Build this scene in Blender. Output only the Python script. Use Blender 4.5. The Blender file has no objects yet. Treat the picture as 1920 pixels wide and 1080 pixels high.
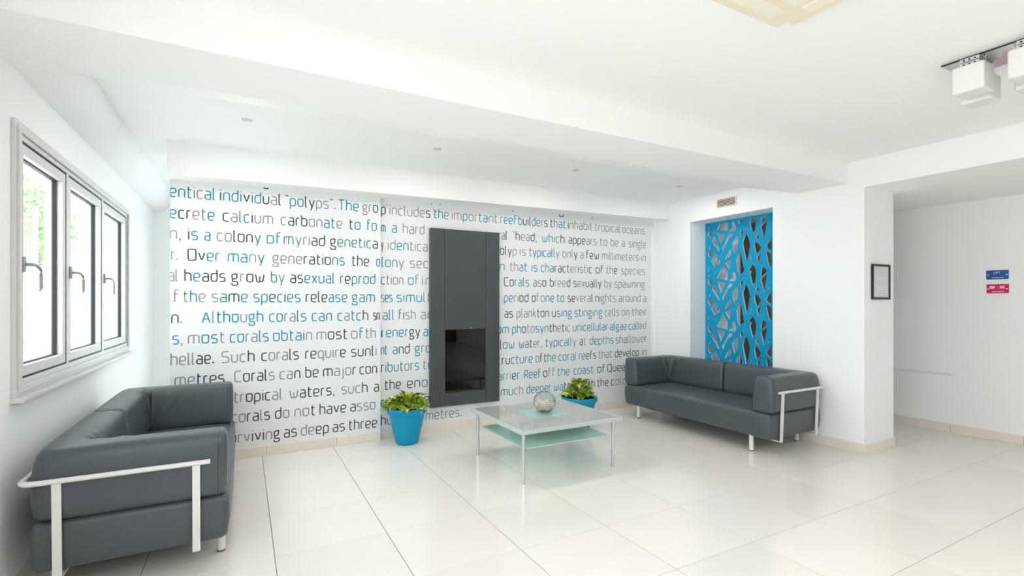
import bpy, bmesh, math, random
from mathutils import Vector, Matrix
C = bpy.context.scene.collection
random.seed(7)
# ------------------------------------------------------------------ camera, world, light, exposure
cd = bpy.data.cameras.new('camera'); cam = bpy.data.objects.new('camera', cd); C.objects.link(cam)
cam.location = (-0.1507, -2.9392, 1.3629)
cam.rotation_euler = (math.pi/2, 0, -0.4974)
cd.sensor_width = 36; cd.lens = 36*929.5/1920; cd.shift_y = 27.8/1920
cd.clip_start = 0.05; cd.clip_end = 300
bpy.context.scene.camera = cam
vs = bpy.context.scene.view_settings
vs.view_transform = 'Standard'; vs.look = 'None'; vs.gamma = 1; vs.use_curve_mapping = False
vs.exposure = 0.27
w = bpy.data.worlds.new('sky'); bpy.context.scene.world = w; w.use_nodes = True
bg = w.node_tree.nodes['Background']; bg.inputs[0].default_value = (0.87, 0.95, 1.0, 1); bg.inputs[1].default_value = 5.0

def area(name, loc, rot, sx, sy, power, col=(1, 1, 1)):
    l = bpy.data.lights.new(name, 'AREA'); l.shape = 'RECTANGLE'; l.size = sx; l.size_y = sy
    l.energy = power; l.color = col
    o = bpy.data.objects.new(name, l); C.objects.link(o); o.location = loc; o.rotation_euler = rot
    return o
# fill lamps added under the unseen lobby ceiling behind the viewpoint, shining down
for i, (lx, ly) in enumerate(((0.3, -3.6), (2.2, -3.6), (0.3, -5.6), (2.2, -5.6))):
    area('lobby_fill_lamp', (lx, ly, 2.64), (0, 0, 0), 1.1, 1.1, 21, (0.95, 0.98, 1.0))
sl = bpy.data.lights.new('sun', 'SUN'); sl.energy = 9.0; sl.angle = .02; sl.color = (1, .98, .95)
so = bpy.data.objects.new('sun', sl); C.objects.link(so); so.rotation_euler = (math.radians(-8), math.radians(42), 0)   # over the roof, onto the terrace
cy = bpy.context.scene.cycles
cy.max_bounces = 16; cy.diffuse_bounces = 10; cy.transparent_max_bounces = 16

# ------------------------------------------------------------------ materials
def mat(name, col, rough=0.5, metal=0.0, spec=0.5, **kw):
    m = bpy.data.materials.new(name); m.use_nodes = True
    b = m.node_tree.nodes['Principled BSDF']
    b.inputs['Base Color'].default_value = (*col, 1)
    b.inputs['Roughness'].default_value = rough
    b.inputs['Metallic'].default_value = metal
    b.inputs['Specular IOR Level'].default_value = spec
    for k, v in kw.items(): b.inputs[k.replace('_', ' ')].default_value = v
    return m
def N(m, t, **kw):
    n = m.node_tree.nodes.new(t)
    for k, v in kw.items(): setattr(n, k, v)
    return n
def vary(m, c1, c2, scale=4.0, bump=0.0, bscale=40.0, detail=4, perobj=0.0):
    """noise mix between two near colours, optional fine bump and per-object tone"""
    nt = m.node_tree; b = nt.nodes['Principled BSDF']
    tc = N(m, 'ShaderNodeTexCoord')
    no = N(m, 'ShaderNodeTexNoise'); no.inputs['Scale'].default_value = scale; no.inputs['Detail'].default_value = detail
    nt.links.new(tc.outputs['Object'], no.inputs['Vector'])
    mx = N(m, 'ShaderNodeMix', data_type='RGBA')
    mx.inputs[6].default_value = (*c1, 1); mx.inputs[7].default_value = (*c2, 1)
    nt.links.new(no.outputs['Fac'], mx.inputs[0])
    out = mx.outputs[2]
    if perobj:
        oi = N(m, 'ShaderNodeObjectInfo'); mr = N(m, 'ShaderNodeMapRange')
        mr.inputs[3].default_value = 1-perobj; mr.inputs[4].default_value = 1.0
        nt.links.new(oi.outputs['Random'], mr.inputs[0])
        hs = N(m, 'ShaderNodeHueSaturation'); nt.links.new(mr.outputs[0], hs.inputs['Value'])
        nt.links.new(out, hs.inputs['Color']); out = hs.outputs[0]
    nt.links.new(out, b.inputs['Base Color'])
    if bump:
        n2 = N(m, 'ShaderNodeTexNoise'); n2.inputs['Scale'].default_value = bscale; n2.inputs['Detail'].default_value = 6
        nt.links.new(tc.outputs['Object'], n2.inputs['Vector'])
        bp = N(m, 'ShaderNodeBump'); bp.inputs['Strength'].default_value = bump; bp.inputs['Distance'].default_value = 0.002
        nt.links.new(n2.outputs['Fac'], bp.inputs['Height']); nt.links.new(bp.outputs[0], b.inputs['Normal'])
    return m
M = {}
M['wall'] = vary(mat('white_plaster', (.86, .87, .87), .75), (.885, .895, .90), (.91, .915, .915), 1.5, .06, 60)
M['ceil'] = vary(mat('white_ceiling_paint', (.88, .885, .88), .85), (.90, .91, .905), (.92, .925, .92), 1.2, .03, 50)
M['tile'] = vary(mat('polished_cream_tile', (.8, .74, .66), .12, spec=.5), (.79, .745, .69), (.83, .79, .74), 2.2, perobj=.035)
M['grout'] = mat('grey_grout', (.20, .18, .165), .9)
M['skirt'] = vary(mat('cream_skirting_tile', (.8, .7, .6), .25), (.80, .73, .64), (.84, .77, .69), 3, perobj=.05)
M['mural'] = vary(mat('mural_paper', (.8, .815, .82), .45), (.79, .805, .81), (.82, .835, .84), 1.1)
M['ink_b'] = mat('blue_ink', (.0, .25, .38), .6)
M['ink_d'] = mat('dark_ink', (.03, .032, .042), .6)
M['ink_g'] = mat('grey_ink', (.27, .27, .28), .6)
M['leather'] = vary(mat('grey_leather', (.07, .085, .095), .36, spec=.5), (.060, .073, .083), (.074, .090, .101), 3, .2, 220)
M['piping'] = mat('dark_piping', (.045, .055, .062), .45)
M['enamel'] = mat('white_enamelled_steel', (.74, .75, .72), .3)
M['alu'] = mat('brushed_aluminium', (.66, .67, .68), .32, .9)
M['chrome'] = mat('chrome', (.75, .76, .77), .1, 1.0)
M['rust'] = mat('rusty_rim', (.22, .12, .06), .7)
M['anth'] = vary(mat('anthracite_metal', (.055, .062, .07), .5), (.052, .058, .065), (.062, .069, .077), 5, .05, 150)
M['black'] = mat('black_plastic', (.012, .012, .014), .4)
M['rubber'] = mat('black_gasket', (.012, .013, .02), .5)
M['blue'] = mat('cyan_blue_lacquer', (.0, .32, .57), .5, spec=.25)
M['cut'] = mat('white_cut_edge', (.72, .76, .78), .5)
M['pot'] = mat('blue_plastic', (.0, .29, .50), .42, spec=.3)
M['soil'] = vary(mat('soil', (.05, .03, .02), .95), (.03, .02, .012), (.09, .055, .03), 30, .8, 60)
M['wood'] = vary(mat('bounce_cut_brown', (.22, .14, .09), .4), (.18, .115, .075), (.26, .17, .11), 2)  # dark tone picked to lower bounce light from the unseen rear wall
def glass(name, col, rough=0.0, trans=1.0, ior=1.45, alpha=1.0):
    m = mat(name, col, rough, 0, .5); b = m.node_tree.nodes['Principled BSDF']
    b.inputs['Transmission Weight'].default_value = trans; b.inputs['IOR'].default_value = ior
    return m
def pane_glass(name, tint, refl_rough=0.0, ior=1.45, gain=1.0):
    """thin flat glazing: straight-through tinted view plus a real Fresnel reflection"""
    m = bpy.data.materials.new(name); m.use_nodes = True; nt = m.node_tree
    for n in list(nt.nodes): nt.nodes.remove(n)
    o = nt.nodes.new('ShaderNodeOutputMaterial'); mx = nt.nodes.new('ShaderNodeMixShader')
    t = nt.nodes.new('ShaderNodeBsdfTransparent'); t.inputs[0].default_value = (*tint, 1)
    g = nt.nodes.new('ShaderNodeBsdfGlossy'); g.inputs['Roughness'].default_value = refl_rough
    f = nt.nodes.new('ShaderNodeFresnel')
    ge = nt.nodes.new('ShaderNodeNewGeometry'); e1 = nt.nodes.new('ShaderNodeMath'); e1.operation = 'MULTIPLY_ADD'; e1.inputs[1].default_value = -2; e1.inputs[2].default_value = 1
    e2 = nt.nodes.new('ShaderNodeMath'); e2.operation = 'POWER'; e2.inputs[0].default_value = ior      # same reflectance on both faces
    nt.links.new(ge.outputs['Backfacing'], e1.inputs[0]); nt.links.new(e1.outputs[0], e2.inputs[1]); nt.links.new(e2.outputs[0], f.inputs[0])
    mt = nt.nodes.new('ShaderNodeMath'); mt.operation = 'MULTIPLY'; mt.inputs[1].default_value = gain; mt.use_clamp = True
    nt.links.new(f.outputs[0], mt.inputs[0]); nt.links.new(mt.outputs[0], mx.inputs[0])
    nt.links.new(t.outputs[0], mx.inputs[1]); nt.links.new(g.outputs[0], mx.inputs[2]); nt.links.new(mx.outputs[0], o.inputs[0])
    return m
M['pane'] = pane_glass('window_glass', (.97, .985, .98))
M['smoke'] = pane_glass('smoked_glass', (.16, .15, .13), 0.0, 1.5, 1.6)
M['clear'] = pane_glass('clear_glass', (.93, .95, .95), 0.0, 1.45, 1.3)
M['aquapane'] = mat('frosted_green_pane', (.36, .52, .465), .2)
M['aqua'] = mat('frosted_aqua_glass', (.62, .90, .80), .18, 0, .5, Transmission_Weight=.08)
M['aquaedge'] = mat('glass_edge', (.50, .57, .54), .3)
M['greyglass'] = mat('grey_backed_glass', (.40, .41, .38), .06, 0, .6)
M['opal'] = mat('opal_glass', (.76, .755, .73), .35, 0, .5, Subsurface_Weight=.0)
M['paper'] = mat('printed_paper', (.72, .72, .74), .6)
M['signblue'] = mat('sign_blue', (.0, .085, .33), .35)
M['signpink'] = mat('sign_magenta', (.62, .004, .10), .35)
M['white'] = mat('white_print', (.85, .87, .9), .5)
M['ac'] = mat('cream_plastic', (.84, .76, .62), .5)
M['aclight'] = mat('pale_cream_plastic', (.88, .82, .70), .45)
M['brown'] = vary(mat('grey_brown_panel', (.4, .37, .33), .5), (.38, .35, .31), (.46, .42, .38), 3)
M['ctrim'] = mat('white_pvc', (.8, .8, .79), .4)

# ------------------------------------------------------------------ helpers
def obj(name, bm, m, parent=None, smooth=False, loc=None, kind=None, label=None, recalc=True):
    if recalc: bmesh.ops.recalc_face_normals(bm, faces=bm.faces)
    me = bpy.data.meshes.new(name); bm.to_mesh(me); bm.free()
    for x in (m if isinstance(m, (list, tuple)) else [m]): me.materials.append(x)
    if smooth:
        for p in me.polygons: p.use_smooth = True
        if smooth == 'auto':
            try: me.set_sharp_from_angle(angle=math.radians(35))
            except Exception: pass
    o = bpy.data.objects.new(name, me); C.objects.link(o)
    if parent is not None: o.parent = parent
    if loc: o.location = loc
    if kind: o['kind'] = kind
    if label: o['label'] = label
    return o
def tag(o, label, cat, group=None):
    o['label'] = label; o['category'] = cat
    if group: o['group'] = group
    return o
def thing(name, label, cat, loc=(0, 0, 0), rz=0, group=None):
    o = bpy.data.objects.new(name, None); C.objects.link(o); o.location = loc; o.rotation_euler = (0, 0, rz)
    o.empty_display_size = .1
    return tag(o, label, cat, group)
def copy_tree(o, parent=None):
    c = o.copy(); C.objects.link(c)
    if parent is not None: c.parent = parent
    for ch in [x for x in bpy.data.objects if x.parent == o]: copy_tree(ch, c)
    return c
def box(bm, x0, x1, y0, y1, z0, z1, bev=0.0, seg=2, mi=0):
    r = bmesh.ops.create_cube(bm, size=1)
    vsx = r['verts']
    for v in vsx:
        v.co = Vector((x0+(v.co.x+.5)*(x1-x0), y0+(v.co.y+.5)*(y1-y0), z0+(v.co.z+.5)*(z1-z0)))
    fs = set(f for v in vsx for f in v.link_faces)
    for f in fs: f.material_index = mi
    if bev:
        es = list(set(e for v in vsx for e in v.link_edges))
        bmesh.ops.bevel(bm, geom=es, offset=bev, segments=seg, affect='EDGES', profile=.6)
    return bm
def B(*a, **k):
    bm = bmesh.new(); return box(bm, *a, **k)
def cyl(bm, x, y, z0, z1, r0, r1=None, n=20, cap=True):
    r1 = r0 if r1 is None else r1
    a = [bm.verts.new((x+r0*math.cos(2*math.pi*i/n), y+r0*math.sin(2*math.pi*i/n), z0)) for i in range(n)]
    b = [bm.verts.new((x+r1*math.cos(2*math.pi*i/n), y+r1*math.sin(2*math.pi*i/n), z1)) for i in range(n)]
    for i in range(n): bm.faces.new((a[i], a[(i+1) % n], b[(i+1) % n], b[i]))
    if cap: bm.faces.new(a[::-1]); bm.faces.new(b)
    return bm
def lathe(bm, prof, n=36, c=(0, 0, 0), sx=1, sy=1):
    rings = []
    for r, z in prof:
        rings.append([bm.verts.new((c[0]+sx*r*math.cos(2*math.pi*i/n), c[1]+sy*r*math.sin(2*math.pi*i/n), c[2]+z)) for i in range(n)] if r > 1e-6
                     else [bm.verts.new((c[0], c[1], c[2]+z))])
    for A, Bq in zip(rings, rings[1:]):
        if len(A) == 1 and len(Bq) == 1: continue
        for i in range(n):
            j = (i+1) % n
            if len(A) == 1: bm.faces.new((A[0], Bq[j], Bq[i]))
            elif len(Bq) == 1: bm.faces.new((A[i], A[j], Bq[0]))
            else: bm.faces.new((A[i], A[j], Bq[j], Bq[i]))
    return bm
def tube(bm, pts, r, n=10, flat=1.0, upv=None):
    pts = [Vector(p) for p in pts]; rings = []
    for i, p in enumerate(pts):
        t = (pts[min(i+1, len(pts)-1)]-pts[max(i-1, 0)]).normalized()
        up = upv or (Vector((0, 0, 1)) if abs(t.z) < .95 else Vector((1, 0, 0)))
        s = t.cross(up).normalized(); u = s.cross(t).normalized()
        rings.append([bm.verts.new(p+(s*math.cos(a)*flat+u*math.sin(a))*r) for a in [2*math.pi*k/n for k in range(n)]])
    for A, Bq in zip(rings, rings[1:]):
        for k in range(n): bm.faces.new((A[k], A[(k+1) % n], Bq[(k+1) % n], Bq[k]))
    bm.faces.new(rings[0][::-1]); bm.faces.new(rings[-1])
    return bm
def rbox(bm, cx, cy, cz, hx, hy, hz, r, seg=10, fn=None):
    """rounded soft box: subdivided cube pushed onto a rounded-box surface; fn(local, normal) -> extra offset"""
    cache = {}
    def V(p):
        k = (round(p[0], 5), round(p[1], 5), round(p[2], 5))
        if k in cache: return cache[k]
        q = Vector((p[0]*hx, p[1]*hy, p[2]*hz))
        inn = Vector((max(-hx+r, min(hx-r, q.x)), max(-hy+r, min(hy-r, q.y)), max(-hz+r, min(hz-r, q.z))))
        d = q-inn; nn = d.normalized() if d.length > 1e-9 else Vector((0, 0, 1))
        co = inn+nn*r
        if fn: co = fn(co, nn, Vector(p))
        v = bm.verts.new(co+Vector((cx, cy, cz))); cache[k] = v; return v
    def ss(n, h):
        # spacing denser at the rounded ends
        k = 4; e = [-1+(r/h)*i/k for i in range(k)]; mid = [(-1+r/h)+(2-2*r/h)*i/n for i in range(n+1)]
        return e+mid+[-x for x in e[::-1]]
    X_, Y_, Z_ = ss(seg, hx), ss(seg, hy), ss(max(3, seg//2), hz)
    for ax, (A, Bq) in ((0, (Y_, Z_)), (1, (X_, Z_)), (2, (X_, Y_))):
        for s in (-1, 1):
            for i in range(len(A)-1):
                for j in range(len(Bq)-1):
                    qs = []
                    for a, b in ((A[i], Bq[j]), (A[i+1], Bq[j]), (A[i+1], Bq[j+1]), (A[i], Bq[j+1])):
                        qs.append(V((s, a, b) if ax == 0 else (a, s, b) if ax == 1 else (a, b, s)))
                    if len(set(qs)) == 4: bm.faces.new(qs if s > 0 else qs[::-1])
    return bm

MURAL = [
 (0.0085, 2.414, 'g d 0.011 0.054 1;pp bb 1.591 1.758 0;y d 2.550 2.605 0;g d 3.210 3.280 0;y d 3.692 3.734 0'),
 (0.0074, 2.2488, 'entical bbbggbb -0.685 -0.357 1;individual dbbbdbbdgd -0.325 0.154 1;"polyps". gbbddgggg 0.190 0.626 1;The bbb 0.650 0.840 1;gro ggd 0.875 1.027 1;p d 1.066 1.115 0;includes gggggggd 1.152 1.585 0;the bbg 1.621 1.792 0;important ggbggbbgg 1.825 2.378 0;reef gbbb 2.410 2.625 0;builders bdddbbgd 2.644 3.047 0;that dbbb 3.083 3.311 0;inhabit dgggggg 3.339 3.717 0;tropical gggggggg 3.754 4.166 0;oceans, ggggggg 4.202 4.617 0'),
 (0.0061, 2.0712, 'ecrete bddggb -0.685 -0.363 1;calcium dgbbdgg -0.304 0.089 1;carbonate gdddggbbg 0.151 0.687 1;to db 0.749 0.857 1;fo bb 0.917 1.014 1;m b 1.066 1.115 0;a b 1.175 1.228 0;hard gggg 1.290 1.521 0;ral gbd 2.392 2.501 0;"head, gdggdg 2.573 2.896 0;which bbbgd 2.966 3.291 0;appears ddddggg 3.350 3.782 0;to gg 3.834 3.950 0;be gg 4.008 4.135 0;a g 4.194 4.245 0;single gggggg 4.307 4.617 0'),
 (0.0055, 1.8975, 'n, gb -0.683 -0.603 1;is db -0.556 -0.483 1;a b -0.440 -0.393 1;colony ggdddb -0.348 -0.009 1;of bb 0.035 0.154 1;myriad bgggdd 0.174 0.531 1;genetica dbbbbbbd 0.576 1.025 1;y g 1.066 1.092 0;identica ggbbgggg 1.135 1.556 0;olyp dddg 2.408 2.623 0;is gg 2.665 2.747 0;typically bbbbbbbbg 2.791 3.214 0;only gggd 3.260 3.483 0;a g 3.525 3.576 0;few ddd 3.616 3.821 0;millimeters ggggggggggg 3.865 4.484 0;in gg 4.526 4.612 0'),
 (0.0042, 1.7217, 'r. gg -0.674 -0.627 1;Over ddbb -0.559 -0.325 1;many bbgb -0.266 0.020 1;generations ggggdddddbb 0.083 0.709 1;the ddd 0.775 0.940 1;o b 1.008 1.045 1;lony bbbg 1.074 1.302 0;secr gggd 1.364 1.615 0;n b 2.403 2.467 0;that ggbb 2.536 2.765 0;is bb 2.825 2.906 0;characteristic bbbddddggdgggd 2.950 3.708 0;of dd 3.767 3.885 0;the ggd 3.938 4.114 0;species ggggggg 4.182 4.595 0'),
 (0.0037, 1.5474, 'al gg -0.687 -0.625 1;heads dbddd -0.581 -0.281 1;grow dgdd -0.239 0.020 1;by bg 0.070 0.183 1;asexual ddbbbbb 0.229 0.618 1;reprod bdbbbb 0.665 1.001 1;ction bgggg 1.066 1.298 0;of bg 1.343 1.461 0;in gg 1.491 1.615 0;. g 2.385 2.399 0;Corals ddbbbb 2.459 2.792 0;aso bgd 2.844 3.027 0;breed dgggd 3.078 3.377 0;sexually dggddddd 3.420 3.856 0;by gg 3.904 4.025 0;spawning gggggggg 4.068 4.589 0'),
 (0.0016, 1.3716, 'f g -0.658 -0.616 1;the gbg -0.589 -0.429 1;same gbdb -0.386 -0.112 1;species bbdbdbb -0.069 0.317 1;release ddddbbb 0.360 0.734 1;gam bbb 0.775 0.996 1;ses gbb 1.066 1.184 0;simult bbbbgg 1.224 1.591 0;period bbggdd 2.457 2.782 0;of dg 2.827 2.928 0;one gbb 2.950 3.140 0;to bb 3.179 3.287 0;several ddggggd 3.335 3.721 0;nights ddgggg 3.759 4.096 0;around gggggg 4.141 4.517 0;a g 4.564 4.617 0'),
 (0.0003, 1.1949, 'n. dg -0.672 -0.594 1;Although bgbbbgbb -0.458 0.010 1;corals bbggbb 0.057 0.367 1;can bbb 0.413 0.593 1;catch bgbbd 0.642 0.931 1;sn dd 0.978 1.043 1;all bbb 1.084 1.200 0;fish bdgg 1.244 1.427 0;an gb 1.478 1.615 0;as dd 2.464 2.575 0;plankton gggggddd 2.623 3.064 0;using dbbbb 3.110 3.398 0;stinging bbbbbbgb 3.436 3.869 0;cells ggggg 3.910 4.147 0;on gg 4.191 4.319 0;their ggggg 4.367 4.627 0'),
 (-0.0015, 1.0201, 's, bg -0.664 -0.592 1;most gbbg -0.557 -0.286 1;corals bbggbb -0.251 0.054 1;obtain bbbbbg 0.088 0.416 1;most gddd 0.454 0.734 1;of gb 0.767 0.886 1;th gg 0.902 1.006 1;ir bb 1.066 1.092 0;energy bbbbdd 1.119 1.474 0;a b 1.508 1.560 0;om db 2.365 2.525 0;photosynthetic bbdggbbbddgddg 2.561 3.377 0;unicellular bbbbbbbbbbb 3.414 3.962 0;algae bbbbb 3.997 4.276 0;called bbbbgg 4.309 4.617 0'),
 (-0.0017, 0.8461, 'hellae. ggggddd -0.677 -0.365 1;Such gggd -0.314 -0.059 1;corals dgggdd -0.006 0.303 1;require ddggggd 0.356 0.719 1;sunli ddddg 0.767 1.012 1;nt bb 1.066 1.132 0;and bdd 1.184 1.364 0;gro bgb 1.416 1.591 0;llow ddbb 2.372 2.597 0;water, bbdggg 2.653 2.967 0;typically bbbbbbggg 3.016 3.465 0;at dg 3.516 3.617 0;depths bbbbbb 3.672 4.052 0;shallower bbbgggggd 4.091 4.626 0'),
 (-0.0028, 0.6715, 'metres. ggddddg -0.650 -0.263 1;Corals gddddg -0.217 0.101 1;can ggd 0.141 0.316 1;be dd 0.357 0.474 1;major dgggd 0.512 0.817 1;con ddd 0.847 1.017 1;ributors dbbbbgbb 1.066 1.463 0;to gb 1.504 1.615 0;tructure gddbbbbb 2.378 2.839 0;of gd 2.878 2.977 0;the dbb 2.994 3.163 0;coral bbbbb 3.202 3.468 0;reefs bbddd 3.505 3.773 0;that gggg 3.809 4.036 0;develop ddddddd 4.076 4.489 0;in gg 4.539 4.624 0'),
 (-0.0033, 0.4919, 'tropical ggddddgg -0.221 0.163 1;waters, gdddddd 0.223 0.618 1;such gggd 0.678 0.925 1;a d 0.985 1.036 1;the ddd 1.103 1.271 0;enor ddbb 1.333 1.609 0;arrier bbggdb 2.378 2.665 0;Reef bbbb 2.723 2.950 0;off dgg 2.986 3.151 0;the bbb 3.189 3.365 0;coast bbbbb 3.422 3.731 0;of dd 3.789 3.917 0;Queen ddddd 3.952 4.321 0'),
 (-0.0042, 0.3182, 'corals ggddgd -0.239 0.064 1;do dg 0.104 0.222 1;not ggd 0.265 0.446 1;have dddd 0.481 0.722 1;asso dggg 0.760 1.001 1;cat ddd 1.066 1.179 0;gae ddd 1.361 1.574 0;much bbgg 2.419 2.712 0;deeper bbbbbb 2.755 3.095 0;waters bbddgg 3.133 3.494 0;with dddd 3.543 3.750 0;the ddd 3.789 3.968 0;cold dggg 4.013 4.267 0'),
 (-0.0046, 0.1399, 'urviving dggdddgd -0.254 0.144 1;as dd 0.176 0.287 1;deep ggdd 0.319 0.565 1;as dd 0.597 0.709 1;three ddddd 0.745 1.017 1;hundred dbbdddd 1.066 1.464 0;metres. ggggggg 1.533 1.943 0'),
]
HOLES = [
 [(1.184,1.826),(1.117,1.735),(1.122,1.641),(1.262,1.669)],
 [(1.262,2.237),(1.154,2.205),(1.209,2.088)],
 [(1.101,2.194),(1.049,2.192),(1.065,2.158),(1.101,2.14),(1.175,1.998),(1.186,2.04)],
 [(1.306,2.196),(1.278,2.151),(1.234,2.017),(1.245,1.995),(1.278,2.049),(1.341,2.135)],
 [(0.983,2.171),(0.971,2.116),(0.976,2.028),(1.018,1.961),(1.034,1.999),(1.051,2.081)],
 [(1.085,2.039),(1.065,1.957),(1.096,1.914),(1.154,1.887)],
 [(1.059,1.889),(1.091,1.765),(1.143,1.85)],
 [(1.284,1.976),(1.262,1.909),(1.273,1.873),(1.234,1.898),(1.231,1.852),(1.306,1.815),(1.35,1.888),(1.333,1.924)],
 [(1.367,2.086),(1.339,2.053),(1.389,2.046)],
 [(1.402,2.019),(1.322,2.007),(1.367,1.927),(1.402,1.958)],
 [(1.209,1.974),(1.201,1.955),(1.213,1.937)],
 [(1.402,1.817),(1.367,1.782),(1.402,1.751)],
 [(1.3,1.768),(1.284,1.749),(1.295,1.731)],
 [(1.398,1.718),(1.35,1.697),(1.398,1.694)],
 [(1.402,1.661),(1.328,1.654),(1.364,1.58),(1.402,1.614)],
 [(1.034,1.762),(0.998,1.667),(1.008,1.623),(1.091,1.626),(1.085,1.648),(1.044,1.66),(1.054,1.714)],
 [(0.923,2.234),(0.906,2.197),(0.933,2.147),(0.946,2.202)],
 [(0.893,2.278),(0.882,2.264),(0.903,2.245)],
 [(0.948,1.99),(0.936,1.937),(0.893,1.745),(0.948,1.701),(0.973,1.736),(0.993,1.87)],
 [(0.869,2.183),(0.84,2.128),(0.816,2.047),(0.83,1.945),(0.864,1.848),(0.908,2.061),(0.908,2.079)],
 [(0.787,1.924),(0.787,1.889),(0.82,1.84),(0.801,1.899)],
 [(0.787,1.803),(0.754,1.775),(0.737,1.706),(0.749,1.613),(0.782,1.568),(0.816,1.702),(0.801,1.727),(0.835,1.75)],
 [(0.721,2.182),(0.714,2.147),(0.693,2.073),(0.74,2.12)],
 [(0.749,2.079),(0.707,2.036),(0.675,1.999),(0.693,1.958),(0.735,1.928),(0.758,2.024)],
 [(0.67,1.956),(0.679,1.915),(0.707,1.815),(0.727,1.885)],
 [(0.647,1.84),(0.633,1.81),(0.652,1.799)],
 [(0.661,1.77),(0.624,1.751),(0.606,1.716),(0.679,1.657),(0.675,1.711)],
 [(0.602,1.691),(0.606,1.649),(0.638,1.487),(0.675,1.627),(0.67,1.639)],
 [(0.575,2.172),(0.572,2.122),(0.588,2.105)],
 [(0.547,2.094),(0.547,1.953),(0.588,1.969),(0.611,2.001),(0.597,2.033)],
 [(0.615,1.955),(0.547,1.903),(0.547,1.771),(0.579,1.781),(0.602,1.875)],
]

# ------------------------------------------------------------------ room dimensions
XL, XR, XC = -1.10, 4.767, 6.41      # window wall, niche wall, corridor wall
YB, YF = 2.06, 2.01                  # mural: recessed part, proud part
YP, YCAM = 4.4, -9.2                 # end of the side passage, rear end of the lobby
TX, TY = 0.6, 0.5553                 # floor tile pitch
ZC, ZL = 2.655, 2.405                # ceiling, corridor ceiling
def S(name, bm, m=None, **k):
    return obj(name, bm, m or M['wall'], kind='structure', **k)
# floor: grout bed with every tile a piece of its own
floor = S('floor', B(-1.4, 9.3, YCAM, 6.2, -.12, -.0025), M['grout'])
tb = B(-TX/2+.0018, TX/2-.0018, -TY/2+.0014, TY/2-.0014, -.008, 0, bev=.0008, seg=1)
t0 = obj('tile', tb, M['tile'], floor, smooth=False)
first = True
def put_tile(x, y):
    global first
    if first: t0.location = (x, y, 0); first = False; return
    o = t0.copy(); o.location = (x, y, 0); C.objects.link(o)
cnt = 0
for i in range(-2, 11):
    for j in range(-4, 6):
        x = (i+.5)*TX; y = -(j+.5)*TY
        if y > YF+.05: continue
        put_tile(x, y); cnt += 1
put_tile(-.3, 2.4991); put_tile(-.9, 2.4991)
fb = bmesh.new()                     # tiles past the edge of view, joined
for i in range(-2, 16):
    for j in range(-10, 17):
        x = (i+.5)*TX; y = -(j+.5)*TY
        if -4 <= j < 6 and i < 11 and not y > YF+.05: continue
        if j < -3 and (abs(x+.3) < .01 or abs(x+.9) < .01) and abs(y-2.4991) < .01: continue
        box(fb, x-TX/2+.0014, x+TX/2-.0014, y-TY/2+.001, y+TY/2-.001, -.008, 0)
o = obj('tile_field', fb, M['tile'], floor, kind='stuff')

# ceiling slab over everything
S('ceiling', B(-1.4, XR, YCAM, 6.2, ZC, ZC+.2), M['ceil'])
S('ceiling_corridor', B(XR+.30, 9.3, YCAM, 6.2, ZL, ZC+.2), M['ceil'])
S('trim_5', B(XR, XR+.30, YCAM, -.53, ZL, ZC+.02))
# window wall with its opening
W0, W1, WZ0, WZ1 = .235, 2.80, .95, 2.195
bm = bmesh.new()
box(bm, XL-.13, XL, W1, 6.2, 0, ZC); box(bm, XL-.13, XL, W0, W1, 0, WZ0); box(bm, XL-.13, XL, W0, W1, WZ1, ZC)
box(bm, XL-.28, XL, -1.2, W0, 0, ZC)
# unseen openings added behind the viewpoint to let daylight into the lobby
box(bm, XL-.28, XL, -5.6, -1.2, 2.2, ZC); box(bm, XL-.28, XL, -5.6, -1.2, 0, .9); box(bm, XL-.28, XL, YCAM, -5.6, 0, ZC)
for yy in (-3.6,): box(bm, XL-.28, XL, yy, yy+.5, .9, 2.2)
S('wall_left', bm)
# unseen rear wall, made dark brown to cut bounce onto the pillar
bm = bmesh.new()
box(bm, -1.4, 9.3, YCAM-.25, YCAM, 0, ZC)
S('wall_rear', bm, M['wood'])
# mural partition wall (free end towards the side passage)
S('wall_back', B(-.68, XR+.02, YB+.012, YB+.16, 0, ZC))
bm = bmesh.new(); 
box(bm, -1.4, -.15, YP, YP+.2, 0, ZC); box(bm, 1.6, 9.3, YP, YP+.2, 0, ZC); box(bm, -.15, 1.6, YP, YP+.2, 0, .5); box(bm, -.15, 1.6, YP, YP+.2, 2.5, ZC)
S('wall_passage', bm)
# niche wall + pillar
NY0, NY1, NZ0, NZ1 = .347, 1.448, .35, 2.372
bm = bmesh.new()
box(bm, XR, 5.28, -.53, NY0, 0, ZC)
box(bm, XR, 5.09, NY1, YP, 0, ZC); box(bm, XR, 5.09, NY0, NY1, 0, NZ0); box(bm, XR, 5.09, NY0, NY1, NZ1, ZC)
S('wall_niche', bm)
# bright pier and dim panel seen through the lattice
S('wall_behind_lattice', B(5.17, 5.19, 1.05, 2.2, 0, ZC))
S('trim_6', B(5.75, 5.80, NY0, 2.2, 0, ZL), M['brown'])
# corridor wall
S('wall_right', B(XC, XC+.2, YCAM, 6.2, 0, ZL))
S('wall_corridor_end', B(5.28, XC, 3.2, 3.4, 0, ZL))
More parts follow.
